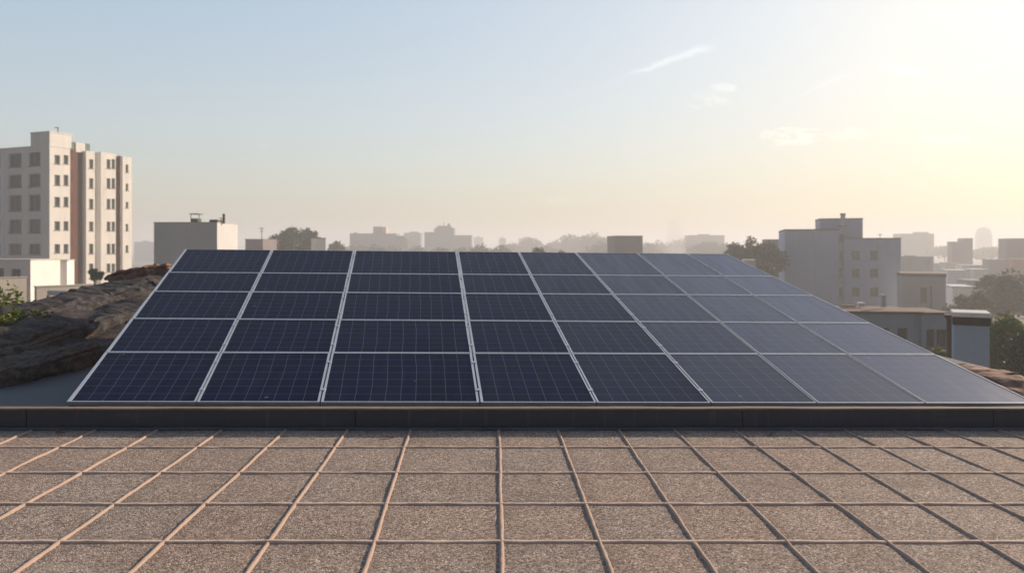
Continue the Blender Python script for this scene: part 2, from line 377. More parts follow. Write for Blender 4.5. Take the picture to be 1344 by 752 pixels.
# fallen leaves and grit lying along the foot of the wall
lm = plain('dry_leaf', (.16, .10, .05), .9)
rnd = random.Random(4)
for k, (px_, py_, lab) in enumerate(((70, 563.5, 'dark dry twig lying at the foot of the wall, far left'), (79, 569, 'small curled dry leaf on the tiles near the twig'), (512, 575, 'dry brown leaf fragment on the tiles, left of centre'), (1012, 571, 'dry leaf fragment on the tiles below the pale panels'))):
    Y = 1.5 * F / (py_ - HY); x = (px_ - CX) / F * Y; g = MB()
    if k == 0: g.tube([(x-.07, Y-.02, RZ+.028), (x-.02, Y, RZ+.036), (x+.03, Y-.01, RZ+.034), (x+.08, Y+.02, RZ+.05)], [.004, .006, .005, .002], 7)
    else:
        n_ = 7; a_ = rnd.uniform(0, 3)
        for u_ in range(n_):
            t0, t1 = u_/n_, (u_+1)/n_
            def pt(t_, sd): w_ = .016*math.sin(math.pi*min(.999, max(.001, t_)))*sd; l_ = (t_-.5)*.06; return (x+l_*math.cos(a_)-w_*math.sin(a_), Y+l_*math.sin(a_)+w_*math.cos(a_), RZ+.008+abs(sd)*.010+.006*math.sin(t_*5))
            g.quad(pt(t0, -1), pt(t1, -1), pt(t1, 0), pt(t0, 0)); g.quad(pt(t0, 0), pt(t1, 0), pt(t1, 1), pt(t0, 1))
    tag(g.build('dry_twig' if k == 0 else 'dry_leaf', lm), lab, 'twig' if k == 0 else 'leaf', None if k == 0 else 'dry leaves on the tiles')
# ------------------------------------------------------------------ solar array
TAN = .231; TH = math.atan(TAN); EY = Vector((0, math.cos(TH), math.sin(TH))); NN = Vector((0, -math.sin(TH), math.cos(TH)))
def Yp(py): return (1.312 + TAN * 6.3) / ((py - HY) / F + TAN)
O0 = Vector((0, 6.3, H - 1.312))
def plane_ab(px, py):
    Y = Yp(py); return ((px - CX) / F * Y, (Y - 6.3) / math.cos(TH))
cb = [87, 257, 420, 630, 783, 933, 1072, 1213, 1358]; ct = [240, 356, 465, 600, 681, 755, 835, 899, 949]
rl = [526.8, 461.7, 417.6, 382, 357.2, 327]; rr = [528.8, 464.8, 423.8, 387.8, 362.6, 333.3]
def gp(i, j):                       # intersection of column line i and row line j on the photograph
    x, y = cb[i], rl[j]
    for _ in range(12):
        fr = (x - (cb[0] + (ct[0]-cb[0]) * (527-y)/196)) / max(1, ((cb[8]+(ct[8]-cb[8])*(528-y)/196) - (cb[0]+(ct[0]-cb[0])*(527-y)/196)))
        y = rl[j] + (rr[j] - rl[j]) * fr; x = cb[i] + (ct[i] - cb[i]) * (527.5 - y) / 196.5
    return plane_ab(x, y)
G = [[gp(i, j) for j in range(6)] for i in range(9)]
def PL(a, b, n=0.): return O0 + Vector((a, 0, 0)) + EY * b + NN * n
mc = Mt('dark_blue_solar_cells')
sepx = mc.n('ShaderNodeSeparateXYZ'); mc.l(mc.tc.outputs['UV'], sepx.inputs[0])
def lines(sock, w):
    fr_ = mc.math('FRACT', sock); d = mc.math('MINIMUM', fr_, mc.math('SUBTRACT', 1., fr_)); return mc.math('LESS_THAN', d, w)
lx = lines(sepx.outputs[0], .016); ly = lines(sepx.outputs[1], .012)
bus = lines(mc.math('MULTIPLY', sepx.outputs[0], 5), .035)
ln = mc.math('MAXIMUM', lx, ly)
wn = mc.n('ShaderNodeTexWhiteNoise'); wn.noise_dimensions = '2D'
fl = mc.n('ShaderNodeVectorMath', operation='FLOOR'); mc.l(mc.tc.outputs['UV'], fl.inputs[0]); mc.l(fl.outputs[0], wn.inputs['Vector'])
cellc = mc.mix(wn.outputs['Value'], (.0024, .0056, .026), (.0036, .0082, .038))
cellc = mc.mix(mc.math('MULTIPLY', bus, .06), cellc, (.10, .12, .18))
cellc = mc.mix(mc.math('MULTIPLY', ln, .62), cellc, (.15, .18, .26))
dust = mc.noise(2.2, 7, .65); cellc = mc.mix(mc.math('MULTIPLY', dust, .008), cellc, (.35, .32, .30))
drp = mc.n('ShaderNodeTexVoronoi'); drp.inputs['Scale'].default_value = 2.1; drp.inputs['Randomness'].default_value = 1
dn = mc.n('ShaderNodeVectorMath', operation='ADD'); nz = mc.n('ShaderNodeTexNoise'); nz.inputs['Scale'].default_value = 22; mc.l(mc.tc.outputs['Object'], nz.inputs[0])
nzs = mc.n('ShaderNodeVectorMath', operation='SCALE'); mc.l(nz.outputs['Color'], nzs.inputs[0]); nzs.inputs['Scale'].default_value = .035
geo = mc.n('ShaderNodeNewGeometry'); mc.l(geo.outputs['Position'], dn.inputs[0]); mc.l(nzs.outputs[0], dn.inputs[1]); mc.l(dn.outputs[0], drp.inputs[0])
drop = mc.math('LESS_THAN', drp.outputs['Distance'], .028)
smp = mc.n('ShaderNodeMapping'); smp.inputs['Scale'].default_value = (5, .55, .55); mc.l(geo.outputs['Position'], smp.inputs[0])
stn = mc.n('ShaderNodeTexNoise'); stn.inputs['Scale'].default_value = 1.6; stn.inputs['Detail'].default_value = 7; mc.l(smp.outputs[0], stn.inputs[0])
streaks = mc.ramp(stn.outputs[0], [(.45, (0, 0, 0)), (.75, (1, 1, 1))])
cellc = mc.mix(mc.math('MULTIPLY', streaks, .035), cellc, (.30, .28, .26))
cellc = mc.mix(mc.math('MULTIPLY', drop, .28), cellc, (.5, .5, .48))
mc.col(cellc); mc.set(.16, 0, .5); mc.b.inputs['IOR'].default_value = 1.17; mc.b.inputs['Specular Tint'].default_value = (.42, .57, 1, 1)
rg = mc.math('ADD', mc.math('MULTIPLY', streaks, .09), .36); mc.l(rg, mc.b.inputs['Roughness'])
cells = []
for k_, ior in enumerate([1.065, 1.065, 1.075, 1.10, 1.17, 1.36, 1.6, 1.85]):      # IOR stepped up rightwards to put a paler reflection on those columns
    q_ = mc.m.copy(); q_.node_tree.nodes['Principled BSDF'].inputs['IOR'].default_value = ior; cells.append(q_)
mf = Mt('anodised_aluminium'); a = mf.noise(14, 5, .6, (1, 1, 1)); mf.col(mf.mix(a, (.42, .44, .48), (.62, .63, .66))); mf.set(.42, .55, .5)
rail_m = plain('dark_brown_rail', (.09, .075, .065), .5, .4)
ROW = ['front', 'second', 'third', 'fourth', 'back']; ORD = ['first', 'second', 'third', 'fourth', 'fifth', 'sixth', 'seventh', 'last']
gapL = [0, .005, .007, .007, .005, .007, .009, .010, 0]; fw = [.032, .018, .020, .021, .015, .013, .008, .006, .012]
for j in range(5):
    for i in range(8):
        A, B, C_, D = G[i][j], G[i+1][j], G[i+1][j+1], G[i][j+1]
        gl, gr = gapL[i], gapL[i+1]; gb = 0 if j == 0 else .005; gt = 0 if j == 4 else .005
        wl, wr, wb = fw[i], fw[i+1], .014
        o_ = [(A[0]+gl, A[1]+gb), (B[0]-gr, B[1]+gb), (C_[0]-gr, C_[1]-gt), (D[0]+gl, D[1]-gt)]
        i_ = [(o_[0][0]+wl, o_[0][1]+wb), (o_[1][0]-wr, o_[1][1]+wb), (o_[2][0]-wr, o_[2][1]-wb), (o_[3][0]+wl, o_[3][1]-wb)]
        base = PL(*o_[0], -.04)
        where = 'leftmost' if i == 0 else ('rightmost' if i == 7 else ORD[i] + ' from the left')
        tone = 'dark' if i < 5 else 'pale reflecting'
        pn = thing('solar_panel', f'{tone} solar panel in the {ROW[j]} row, {where}', 'solar panel', base, 'solar panels of the sloping array')
        g = MB(); n = 1
        g.quad(*[PL(a_, b_, -.0035) for a_, b_ in i_])
        w_ = (i_[1][0]-i_[0][0] + i_[2][0]-i_[3][0]) / 2; nx = max(5, round(w_ / .135)); ny = 7
        g.uv[0] = [(0.02, 0.02), (nx-.02, 0.02), (nx-.02, ny-.02), (0.02, ny-.02)]
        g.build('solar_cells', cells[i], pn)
        g = MB()
        for k in range(4):
            a1, a2, b1, b2 = o_[k], o_[(k+1) % 4], i_[k], i_[(k+1) % 4]
            g.quad(PL(*a1), PL(*a2), PL(*b2), PL(*b1)); g.quad(PL(*a1), PL(*a1, -.036), PL(*a2, -.036), PL(*a2)); g.quad(PL(*b1), PL(*b2), PL(*b2, -.036), PL(*b1, -.036))
        g.quad(*[PL(*c_, -.036) for c_ in o_[::-1]])
        g.build('frame', mf.m, pn)
rk = thing('mounting_rack', 'dark metal rack of rails and posts carrying the solar panels', 'mounting rack', (0, 9, 12.05))
def beam(pa, pb, w, h, name):
    d = (pb - pa).normalized(); s_ = d.cross(NN).normalized(); g_ = MB()
    c = [pa + s_*x + NN*z for x, z in ((-w, -h), (w, -h), (w, 0), (-w, 0))]; e = [pb + s_*x + NN*z for x, z in ((-w, -h), (w, -h), (w, 0), (-w, 0))]
    g_.quad(*c); g_.quad(*e[::-1])
    for k in range(4): g_.quad(c[k], e[k], e[(k+1) % 4], c[(k+1) % 4])
    g_.build(name, rail_m, rk)
beam(PL(G[0][0][0]+.01, G[0][0][1]+.022, -.0365), PL(G[8][0][0]-.01, G[8][0][1]+.022, -.0365), .018, .03, 'front_rail')
for j in range(1, 6):
    q_ = -.03 if j == 5 else 0
    beam(PL(G[0][j][0]+.03, G[0][j][1]+q_, -.0365), PL(G[8][j][0]-.03, G[8][j][1]+q_, -.0365), .02, .04, 'rail')
for j in (1, 2, 3, 4, 5):
    for i in (0, 2, 4, 6, 8):
        a_ = G[i][j]; q_ = PL(a_[0] + (.15 if i == 0 else -.15 if i == 8 else 0), a_[1] - (.03 if j == 5 else 0), -.077)
        g = MB(); g.box(q_.x-.02, q_.x+.02, q_.y-.02, q_.y+.02, 12.05, q_.z); g.build('post', rail_m, rk)

for i in range(1, 6):
    for j in range(0, 5):
        a0, a1 = G[i][j], G[i][j+1]
        for fr_ in ((.22, .78)):
            a_ = a0[0] + (a1[0]-a0[0])*fr_; b_ = a0[1] + (a1[1]-a0[1])*fr_; g = MB()
            c = [(a_-.022, b_-.02), (a_+.022, b_-.02), (a_+.022, b_+.02), (a_-.022, b_+.02)]
            lo = [PL(*q_, .0005) for q_ in c]; hi = [PL(*q_, .005) for q_ in c]
            g.quad(*hi); g.quad(*lo[::-1])
            for k in range(4): g.quad(lo[k], lo[(k+1) % 4], hi[(k+1) % 4], hi[k])
            g.build('clamp', mf.m, rk)
# ------------------------------------------------------------------ weathered stone ledges beside the array
m = Mt('weathered_stone'); a = m.noise(1.6, 9, .65); b = m.noise(3.1, 8, .7, (1, .5, 1)); c = m.noise(14, 9, .75); d = m.noise(45, 5, .7)
col = m.ramp(c, [(.30, (.018, .017, .018)), (.5, (.060, .055, .055)), (.66, (.11, .10, .095)), (.85, (.20, .18, .16))])
col = m.mix(m.ramp(a, [(.5, (0, 0, 0)), (.64, (.6, .6, .6))]), col, m.ramp(c, [(.3, (.045, .025, .02)), (.7, (.19, .10, .07))]))
col = m.mix(m.ramp(b, [(.52, (0, 0, 0)), (.62, (.75, .75, .75))]), col, (.075, .078, .085))
m.col(col); m.set(.92, 0, .25); m.bump(m.math('ADD', c, m.math('MULTIPLY', d, .35)), .9, .03)
stone = m.m
red = Mt('sun_tinted_red_stone'); a = red.noise(9, 8, .7); b = red.noise(30, 5)
red.col(red.ramp(a, [(.3, (.10, .05, .035)), (.55, (.30, .17, .12)), (.8, (.45, .30, .22))])); red.set(.9); red.bump(red.math('ADD', a, red.math('MULTIPLY', b, .4)), .8, .02)
def ledge(pts, hw, hh, label, seed, nl=170, nr=72, jag=1.0, sq=4.0, mat=None):
    """an elongated eroded block: px, py, Y centre points"""
    pts = [p if isinstance(p, Vector) else P(*p) for p in pts]
    seg = [0.]
    for i in range(1, len(pts)): seg.append(seg[-1] + (pts[i]-pts[i-1]).length)
    g_ = MB(); T = seg[-1]
    for i in range(nl+1):
        d_ = T * i / nl; k = 0
        while k < len(pts)-2 and d_ > seg[k+1]: k += 1
        f_ = (d_-seg[k])/(seg[k+1]-seg[k]); c = pts[k].lerp(pts[k+1], f_)
        t_ = (pts[k+1]-pts[k]); t_.z = 0; t_.normalize(); s_ = Vector((t_.y, -t_.x, 0))
        end = min(1, min(d_, T-d_) / .25 + .05) ** .5
        for r in range(nr):
            w = 2*math.pi*r/nr; cx, cz = math.cos(w), math.sin(w)
            ex = math.copysign(abs(cx)**(2/sq), cx); ez = math.copysign(abs(cz)**(2/sq), cz)
            p = c + s_*(ex*hw*end) + Vector((0, 0, ez*hh*end))
            q_ = Vector((p.x, p.y*.6, p.z*1.6))
            n1 = noise.fractal(q_*1.1 + Vector((seed, 0, 0)), 1., 2., 4) * .11
            st = noise.noise(Vector((seed, p.y*.5, p.z*9 + .6*noise.noise(Vector((p.x, p.y, seed))))))
            n2 = noise.fractal(p*5.5 + Vector((0, seed, 0)), .9, 2.1, 5) * .05
            for w0, dp, wd_ in ((.35, .07, .10), (1.15, .09, .09), (.8, .035, .06)):
                wc = w0 + .28*noise.noise(Vector((p.y*.9, seed*3.1 + w0*7, 0))) + .05*noise.noise(Vector((p.y*7, seed, w0)))
                dd = (w - wc) / wd_
                if abs(dd) < 3: n2 -= dp * math.exp(-dd*dd) * max(0, .5 + 1.3*noise.noise(Vector((p.y*1.1, w0*9, seed))))
            dirn = (s_*ex + Vector((0, 0, ez*.7)))
            if dirn.length: dirn.normalize()
            p = p + dirn * ((n1 + n2 + .035*st) * jag * end)
            g_.v.append(tuple(p))
    for i in range(nl):
        for r in range(nr):
            g_.f.append((i*nr+r, i*nr+(r+1) % nr, (i+1)*nr+(r+1) % nr, (i+1)*nr+r))
    g_.f.append(tuple(range(nr))); g_.f.append(tuple(nl*nr+k for k in range(nr))[::-1])
    o = g_.build('stone_ledge', mat or stone, None, smooth=True, loc=tuple(pts[0]))
    return tag(o, label, 'stone ledge', 'weathered stone ledges edging the roof')
ledge([(-180, 545, 6.9), (-80, 512, 7.4), (0, 488, 8.0), (60, 473, 8.8), (121, 456, 9.9), (190, 437, 11.3), (230, 425, 12)], .42, .13, 'lowest grey stone ledge, lying on the dark flat roof left of the panels', 3)
ledge([(-200, 520, 7.6), (-80, 482, 8.6), (0, 460, 9.2), (66, 438, 10.1), (121, 425, 11.1), (190, 407, 12.4), (230, 398, 13)], .55, .17, 'second stone ledge up, under a long black crack, left of the panels', 17)
ledge([(-200, 496, 9), (-80, 450, 10.2), (0, 428, 11), (66, 410, 12), (121, 397, 13), (180, 383, 14), (225, 374, 14.6)], .6, .18, 'rusty brown long stone ledge with yellow green weeds on it', 29)
ledge([(100, 393, 14.2), (150, 381, 14.7), (200, 370, 15.1), (240, 362, 15.4)], .6, .16, 'short grey stone ledge behind the rusty brown one', 41, 90)
g = MB(); g.box(-13.9, -5.6, 8.4, 16, 12.05, 12.16)
ledge([(138, 366, 15.3), (175, 360, 15.4), (205, 355, 15.5), (240, 351, 15.6)], .42, .13, 'topmost crumbling ledge coloured as if sunlit, below the tall block of flats', 53, 90, jag=1.4, mat=red.m)  # lighter red stone puts sunlight into this ledge's colour
ledge([(1240, 480, 9.0), (1272, 491, 8.35), (1308, 505, 7.75), (1350, 520, 7.3), (1420, 550, 6.9)], .24, .10, 'reddish brown stone ledge at the right edge of the panels', 67, 90, jag=.6, mat=red.m)

# ------------------------------------------------------------------ vegetation
def leaves(mb, lobes, n, size, rnd, flat=.5):
    for _ in range(n):
        c, r = rnd.choice(lobes)
        d = Vector((rnd.gauss(0, 1), rnd.gauss(0, 1), rnd.gauss(0, 1))).normalized()
        q_ = c + Vector((d.x*r.x, d.y*r.y, d.z*r.z)) * (rnd.random() ** .35) * rnd.uniform(.82, 1.22)
        a_ = Vector((rnd.gauss(0, 1), rnd.gauss(0, 1), rnd.gauss(0, flat))).normalized(); b_ = a_.cross(Vector((rnd.gauss(0, 1), rnd.gauss(0, 1), rnd.gauss(0, 1)))).normalized()
        s_ = size * rnd.uniform(.5, 1.3)
        mb.quad(q_ - a_*s_, q_ + b_*s_*.45, q_ + a_*s_, q_ - b_*s_*.45)
def tree(px, ytop, Y, wpx, label, mat='leaf_a', kind='tree', crown=.6, px_leaf=2.8, dens=5., seed=None, z0=0, group='trees among the buildings', lob=26, name=None):
    rnd = random.Random(seed if seed is not None else int(px * 7 + Y))
    X = (px - CX) / F * Y; zt = zat(ytop, Y); w = wpx / F * Y / 2; hgt = zt - z0
    ch = min(hgt * crown, max(w * 2.2, hgt * .3)); cz = zt - ch / 2
    t_ = thing(name or kind.replace(' ', '_'), label, kind, (X, Y, z0), group)
    lobes = []
    for k in range(lob):
        d = Vector((rnd.uniform(-1, 1), rnd.uniform(-1, 1), rnd.uniform(-1, 1)))
        if d.length > 1: d.normalize()
        rr_ = rnd.uniform(.26, .46)
        tz = .72 * (1 - .35 * max(0, d.z))
        lobes.append((Vector((X + d.x*w*tz, Y + d.y*w*tz, cz + d.z*ch*.5*.68)), Vector((w*rr_, w*rr_, ch*.5*rr_*.95))))
    lobes.append((Vector((X, Y, zt - ch*.22)), Vector((w*.38, w*.38, ch*.22))))
    size = px_leaf * Y / F
    area = (2*w*F/Y) * (ch*F/Y)
    n = int(min(12000, max(400, area / (px_leaf**2) * dens * 1.9)))
    mb = MB(); leaves(mb, lobes, n, size, rnd); mb.build('crown', M[mat], t_)
    tb = MB(); r0 = max(.05, hgt * .022)
    tb.tube([(X, Y, z0), (X + r0*.5, Y, z0 + hgt*.3), (X, Y, cz), (X + r0, Y, zt - ch*.25)], [r0, r0*.8, r0*.55, r0*.15], 8)
    for k in range(6):
        c, r_ = lobes[k]; zz = z0 + hgt*(1-crown)*rnd.uniform(.75, 1.1)
        tb.tube([(X, Y, zz), tuple((Vector((X, Y, zz)) + c)/2 + Vector((0, 0, -.05*hgt*.3))), tuple(c)], [r0*.5, r0*.3, r0*.1], 6)
    tb.build('trunk', M['trunk'], t_, smooth=True)
    return t_
tree(10, 371, 19, 104, 'bushy green treetop rising behind the stone ledges at the left edge', 'leaf_b', crown=.35, px_leaf=4, dens=7, seed=5)
def weed(px, py, Y, wpx, hpx, label, seed):
    rnd = random.Random(seed); c = P(px, py, Y); mb = MB(); w = wpx/F*Y/2; h = hpx/F*Y
    lob = [(c + Vector((rnd.uniform(-w, w), rnd.uniform(-.12, .12), h*rnd.uniform(.1, .6))), Vector((w*.25, .08, h*.35))) for _ in range(9)]
    leaves(mb, [(c_, r_*1.25) for c_, r_ in lob], 620, 3.0*Y/F, rnd, .9)
    t_ = thing('weed_clump', label, 'weeds', tuple(c), 'weeds growing on the stone ledges')
    mb.build('leaves', M['leaf_b'], t_)
    for k in range(4):
        sb = MB(); b_ = c + Vector((rnd.uniform(-w, w), rnd.uniform(-.1, .1), -.06)); sb.tube([tuple(b_), tuple(b_ + Vector((rnd.uniform(-.05, .05), 0, h*.6)))], [.004, .002], 5); sb.build('stem', M['trunk'], t_)
weed(40, 426, 10.4, 60, 24, 'yellow green weeds in the crack of the rusty ledge', 3)
weed(2, 432, 10.0, 36, 28, 'small bright weed tuft at the very left edge', 8)

# ------------------------------------------------------------------ building helpers
def ray_on(Fo, f_, px):
    k = (px - CX) / F; return (k * Fo[1] - Fo[0]) / (f_[0] - k * f_[1])
def facade(mb, O, u_, nrm, W_, z0, z1, rects, dep):
    """wall plane from O along u_, holes with reveals"""
    us = sorted({0., W_} | {r for q_ in rects for r in q_[:2]}); vs = sorted({z0, z1} | {r for q_ in rects for r in q_[2:]})
    pt = lambda u, z, d=0: (O[0] + u_[0]*u - nrm[0]*d, O[1] + u_[1]*u - nrm[1]*d, z)
    for a_, b_ in zip(us, us[1:]):
        for c_, d_ in zip(vs, vs[1:]):
            m_ = ((a_+b_)/2, (c_+d_)/2)
            if any(q_[0] < m_[0] < q_[1] and q_[2] < m_[1] < q_[3] for q_ in rects): continue
            mb.quad(pt(a_, c_), pt(b_, c_), pt(b_, d_), pt(a_, d_))
    for a_, b_, c_, d_ in rects:
        mb.quad(pt(a_, c_), pt(b_, c_), pt(b_, c_, dep), pt(a_, c_, dep)); mb.quad(pt(a_, d_, dep), pt(b_, d_, dep), pt(b_, d_), pt(a_, d_))
        mb.quad(pt(a_, c_, dep), pt(a_, d_, dep), pt(a_, d_), pt(a_, c_)); mb.quad(pt(b_, c_), pt(b_, d_), pt(b_, d_, dep), pt(b_, c_, dep))
def window(parent, O, u_, nrm, q_, dep, fm='frame', pm='pane', bars=1, fwid=.07):
    a_, b_, c_, d_ = q_; fr = (O, u_, (-nrm[0], -nrm[1]))
    mb = MB(); y0, y1 = dep - .06, dep + .02
    mb.box(a_, b_, y0, y1, c_, c_+fwid, fr); mb.box(a_, b_, y0, y1, d_-fwid, d_, fr)
    mb.box(a_, a_+fwid, y0, y1, c_+fwid, d_-fwid, fr); mb.box(b_-fwid, b_, y0, y1, c_+fwid, d_-fwid, fr)
    for k in range(bars):
        x = a_ + (b_-a_)*(k+1)/(bars+1); mb.box(x-fwid*.4, x+fwid*.4, y0, y1, c_+fwid, d_-fwid, fr)
    mb.box(a_-.06, b_+.06, -.07, .03, c_-.09, c_-.002, fr)
    w_ = mb.build('window', M[fm], parent)
    pb = MB(); pb.box(a_+.01, b_-.01, dep-.02, dep, c_+.01, d_-.01, fr); pb.build('pane', M[pm], w_)
class Bld:
    def __init__(s, name, label, cat, px0, Y, yaw=None, group=None, z0=0):
        s.Fo = ((px0 - CX) / F * Y, Y); t_ = math.atan2(-(px0-CX), F) if yaw is None else R(yaw)
        s.f = (math.cos(t_), math.sin(t_)); s.s = (-math.sin(t_), math.cos(t_)); s.z0 = z0
        s.root = thing(name, label, cat, (*s.Fo, z0), group)
    def u(s, px): return ray_on(s.Fo, s.f, px)
    def z(s, px, py):
        return zat(py, s.Fo[1] + s.f[1]*s.u(px))
    def block(s, px0, px1, ytop, dep, wins=(), side=(), name='wall', mat='grey', off=0., z0=None, roof=True, rm='roofing', wd=.18, ov=.06, bars=1, cop=.22, sbars=1, pm='pane', zt=None, spm='pane', fm='frame'):
        z0 = s.z0 if z0 is None else z0
        a_, b_ = s.u(px0), s.u(px1); z1 = s.z(px0, ytop) if zt is None else zt
        O = (s.Fo[0]+s.f[0]*a_+s.s[0]*off, s.Fo[1]+s.f[1]*a_+s.s[1]*off); w = b_ - a_
        mb = MB(); nf = (-s.s[0], -s.s[1])
        rc = []
        for x0, x1, y0, y1 in wins:
            rc.append((s.u(x0)-a_, s.u(x1)-a_, s.z(x0, y1), s.z(x0, y0)))
        facade(mb, O, s.f, nf, w, z0, z1, rc, wd)
        O2 = (O[0]+s.f[0]*w, O[1]+s.f[1]*w)
        rs = []
        for x0, x1, y0, y1 in side:
            u0, u1 = ray_on(O2, s.s, x0), ray_on(O2, s.s, x1); Yq = O2[1] + s.s[1]*u0; rs.append((u0, u1, zat(y1, Yq), zat(y0, Yq)))
        facade(mb, O2, s.s, s.f, dep, z0, z1, rs, wd)
        p = lambda u_, d_, z_: (O[0]+s.f[0]*u_+s.s[0]*d_, O[1]+s.f[1]*u_+s.s[1]*d_, z_)
        mb.quad(p(0, 0, z0), p(0, 0, z1), p(0, dep, z1), p(0, dep, z0)); mb.quad(p(0, dep, z0), p(0, dep, z1), p(w, dep, z1), p(w, dep, z0))
        mb.quad(p(0, 0, z1), p(w, 0, z1), p(w, dep, z1), p(0, dep, z1))
        bd = mb.build(name, M[mat], s.root)
        for q_ in rc: window(s.root, O, s.f, nf, q_, wd, bars=bars, pm=pm, fm=fm)
        for q_ in rs: window(s.root, O2, s.s, s.f, q_, wd, bars=sbars, pm=spm, fm=fm)
        if roof:
            fr = (O, s.f, s.s); rb = MB()
            rb.box(-ov, w+ov, -ov, dep+ov, z1+.003, z1+cop, fr); s.roof = rb.build('roof', M[rm], s.root)
        s.last = (O, w, dep, z1); return bd
    def item(s, px0, px1, yt, yb, off, dep, name, mat, parent=None, bevel=0):
        a_, b_ = s.u(px0), s.u(px1); O = (s.Fo[0]+s.s[0]*off, s.Fo[1]+s.s[1]*off)
        mb = MB(); mb.box(a_, b_, 0, dep, s.z(px0, yb), s.z(px0, yt), (O, s.f, s.s)); return mb.build(name, M[mat], parent or s.root, bevel=bevel)
    def pole(s, px, yt, yb, off, r, name='antenna', mat='darkmetal', arms=(), parent=None):
        a_ = s.u(px); x, y = s.Fo[0]+s.s[0]*off+s.f[0]*a_, s.Fo[1]+s.s[1]*off+s.f[1]*a_
        mb = MB(); zt, zb = s.z(px, yt), s.z(px, yb); mb.tube([(x, y, zb), (x, y, zt)], r, 8)
        for dz, l0, l1 in arms: mb.tube([(x+l0*s.f[0], y+l0*s.f[1], zt-dz), (x+l1*s.f[0], y+l1*s.f[1], zt-dz)], r*.7, 6)
        return mb.build(name, M[mat], parent or s.root)

# --- tall block of flats, left
PSI = 22
C0 = P(65, 192, 100); t_ = R(-PSI); f_ = (math.cos(t_), math.sin(t_)); s_ = (-math.sin(t_), math.cos(t_))
tw = thing('apartment_tower', 'tall white block of flats with brown recessed strips, far left', 'apartment building', (C0.x, C0.y, 0))
Cc = (C0.x, C0.y); dS = lambda px: ray_on(Cc, s_, px)
uF = lambda px: ray_on(Cc, f_, px)
def zF(px, py): return zat(py, Cc[1] + f_[1]*uF(px))
def zS(px, py): return zat(py, Cc[1] + s_[1]*dS(px))
ZT = zat(192, 100); WL = 20.
def at_(a_, b_): return (Cc[0]+f_[0]*a_+s_[0]*b_, Cc[1]+f_[1]*a_+s_[1]*b_)
nf = (-s_[0], -s_[1]); ns = f_
rowsF = [(201, 219), (229, 246), (256, 277), (288, 306), (320, 334)]
colsF = [(-46, -28), (-18, 0), (11, 28), (37, 53)]
O = at_(-WL, 0); rc = []
for (y0, y1) in rowsF:
    for (x0, x1) in colsF:
        if x0 < -20: continue
        rc.append((uF(x0)+WL, uF(x1)+WL, zF(30, y1), zF(30, y0)))
d91 = dS(92)
mb = MB(); facade(mb, O, f_, nf, WL, 0, ZT, rc, .35)
O2 = at_(0, 0); rs = []
rowsS = [(204, 213), (230, 241), (259, 269), (291, 300), (321, 330)]
for (y0, y1) in rowsS:
    for (x0, x1) in ((72, 78), (84, 89)):
        rs.append((dS(x0)-.05, dS(x1)+.1, zS(x0, y1+2), zS(x0, y0-.5)))
facade(mb, O2, s_, ns, d91, 0, ZT, rs, .3)
fr0 = (Cc, f_, s_)
mb.box(-WL+.02, -.5, .5, d91, 0, ZT-.01, fr0)
mb.box(-WL, -.01, d91-.25, d91, 0, ZT-.005, fr0)
mb.box(-WL, -WL+.3, .01, d91-.3, 0, ZT-.006, fr0)
mb.build('wall', M['white'], tw)
for q_ in rc: window(tw, O, f_, nf, q_, .35, bars=1, fwid=.12)
for q_ in rs: window(tw, O2, s_, ns, q_, .3, bars=0, pm='panegreen')
mb = MB(); mb.box(-WL-.05, .05, -.05, d91+.05, ZT, ZT+.18, fr0); mb.build('roof', M['white'], tw)
dE = dS(173); RC = 1.15
z197, z199, z206 = zS(113, 198), zS(135, 200), zS(165, 206)
mb = MB(); mb.box(-WL+2, -RC, d91+.003, dE-.01, 0, z199-.4, fr0); mb.build('core_wall', M['white'], tw)
for (xa, xb, ztop) in ((92, 110, z197), (152, 160.8, z199)):
    mb = MB(); mb.box(-RC+.003, -RC+.60, dS(xa)+.01, dS(xb), 0, ztop-.3, fr0)
    for k in range(14):
        z_ = 1.6 + k*3.03
        if z_ < ztop - 1: mb.box(-RC+.60, -RC+.64, dS(xa)+.7, dS(xa)+1.3, z_, z_+1.4, fr0)
    mb.build('brown_strip', M['brown'], tw)
def bay(xa, xb, ztop, cols, rows, inner=RC):
    da, db = dS(xa), dS(xb); O_ = at_(0, da); r_ = []
    for (y0, y1) in rows:
        for (x0, x1) in cols: r_.append((dS(x0)-da, dS(x1)-da, zS(x0, y1), zS(x0, y0)))
    b_ = MB(); facade(b_, O_, s_, ns, db-da, 0, ztop, r_, .25)
    pp = lambda a_, d_, z_: (*at_(a_, d_), z_)
    b_.quad(pp(-inner, da, 0), pp(0, da, 0), pp(0, da, ztop), pp(-inner, da, ztop)); b_.quad(pp(0, db, 0), pp(-inner, db, 0), pp(-inner, db, ztop), pp(0, db, ztop))
    b_.quad(pp(0, da, ztop), pp(0, db, ztop), pp(-inner-3, db, ztop), pp(-inner-3, da, ztop)); b_.quad(pp(-inner-3, da, ztop), pp(-inner-3, db, ztop), pp(-inner-3, db, ztop-2), pp(-inner-3, da, ztop-2))
    b_.quad(pp(-inner-3, da, ztop-2), pp(-inner, da, ztop-2), pp(-inner, da, ztop), pp(-inner-3, da, ztop)); b_.quad(pp(-inner-3, db, ztop-2), pp(-inner, db, ztop-2), pp(-inner, db, ztop), pp(-inner-3, db, ztop))
    b_.build('bay', M['white'], tw)
    for q_ in r_: window(tw, O_, s_, ns, q_, .25, bars=0, pm='panegreen')
rB = [(209, 221), (234, 247), (261, 274), (291, 303), (320, 333), (346, 357)]
rD = [(216, 226), (241, 250), (265, 273), (294, 303), (322, 331)]
bay(113, 124.5, z197, [(117, 122.5)], rB); bay(132.5, 152, z199, [(140, 145), (146.5, 151)], rB); bay(161, 173, z206, [(165, 168.5)], rD)
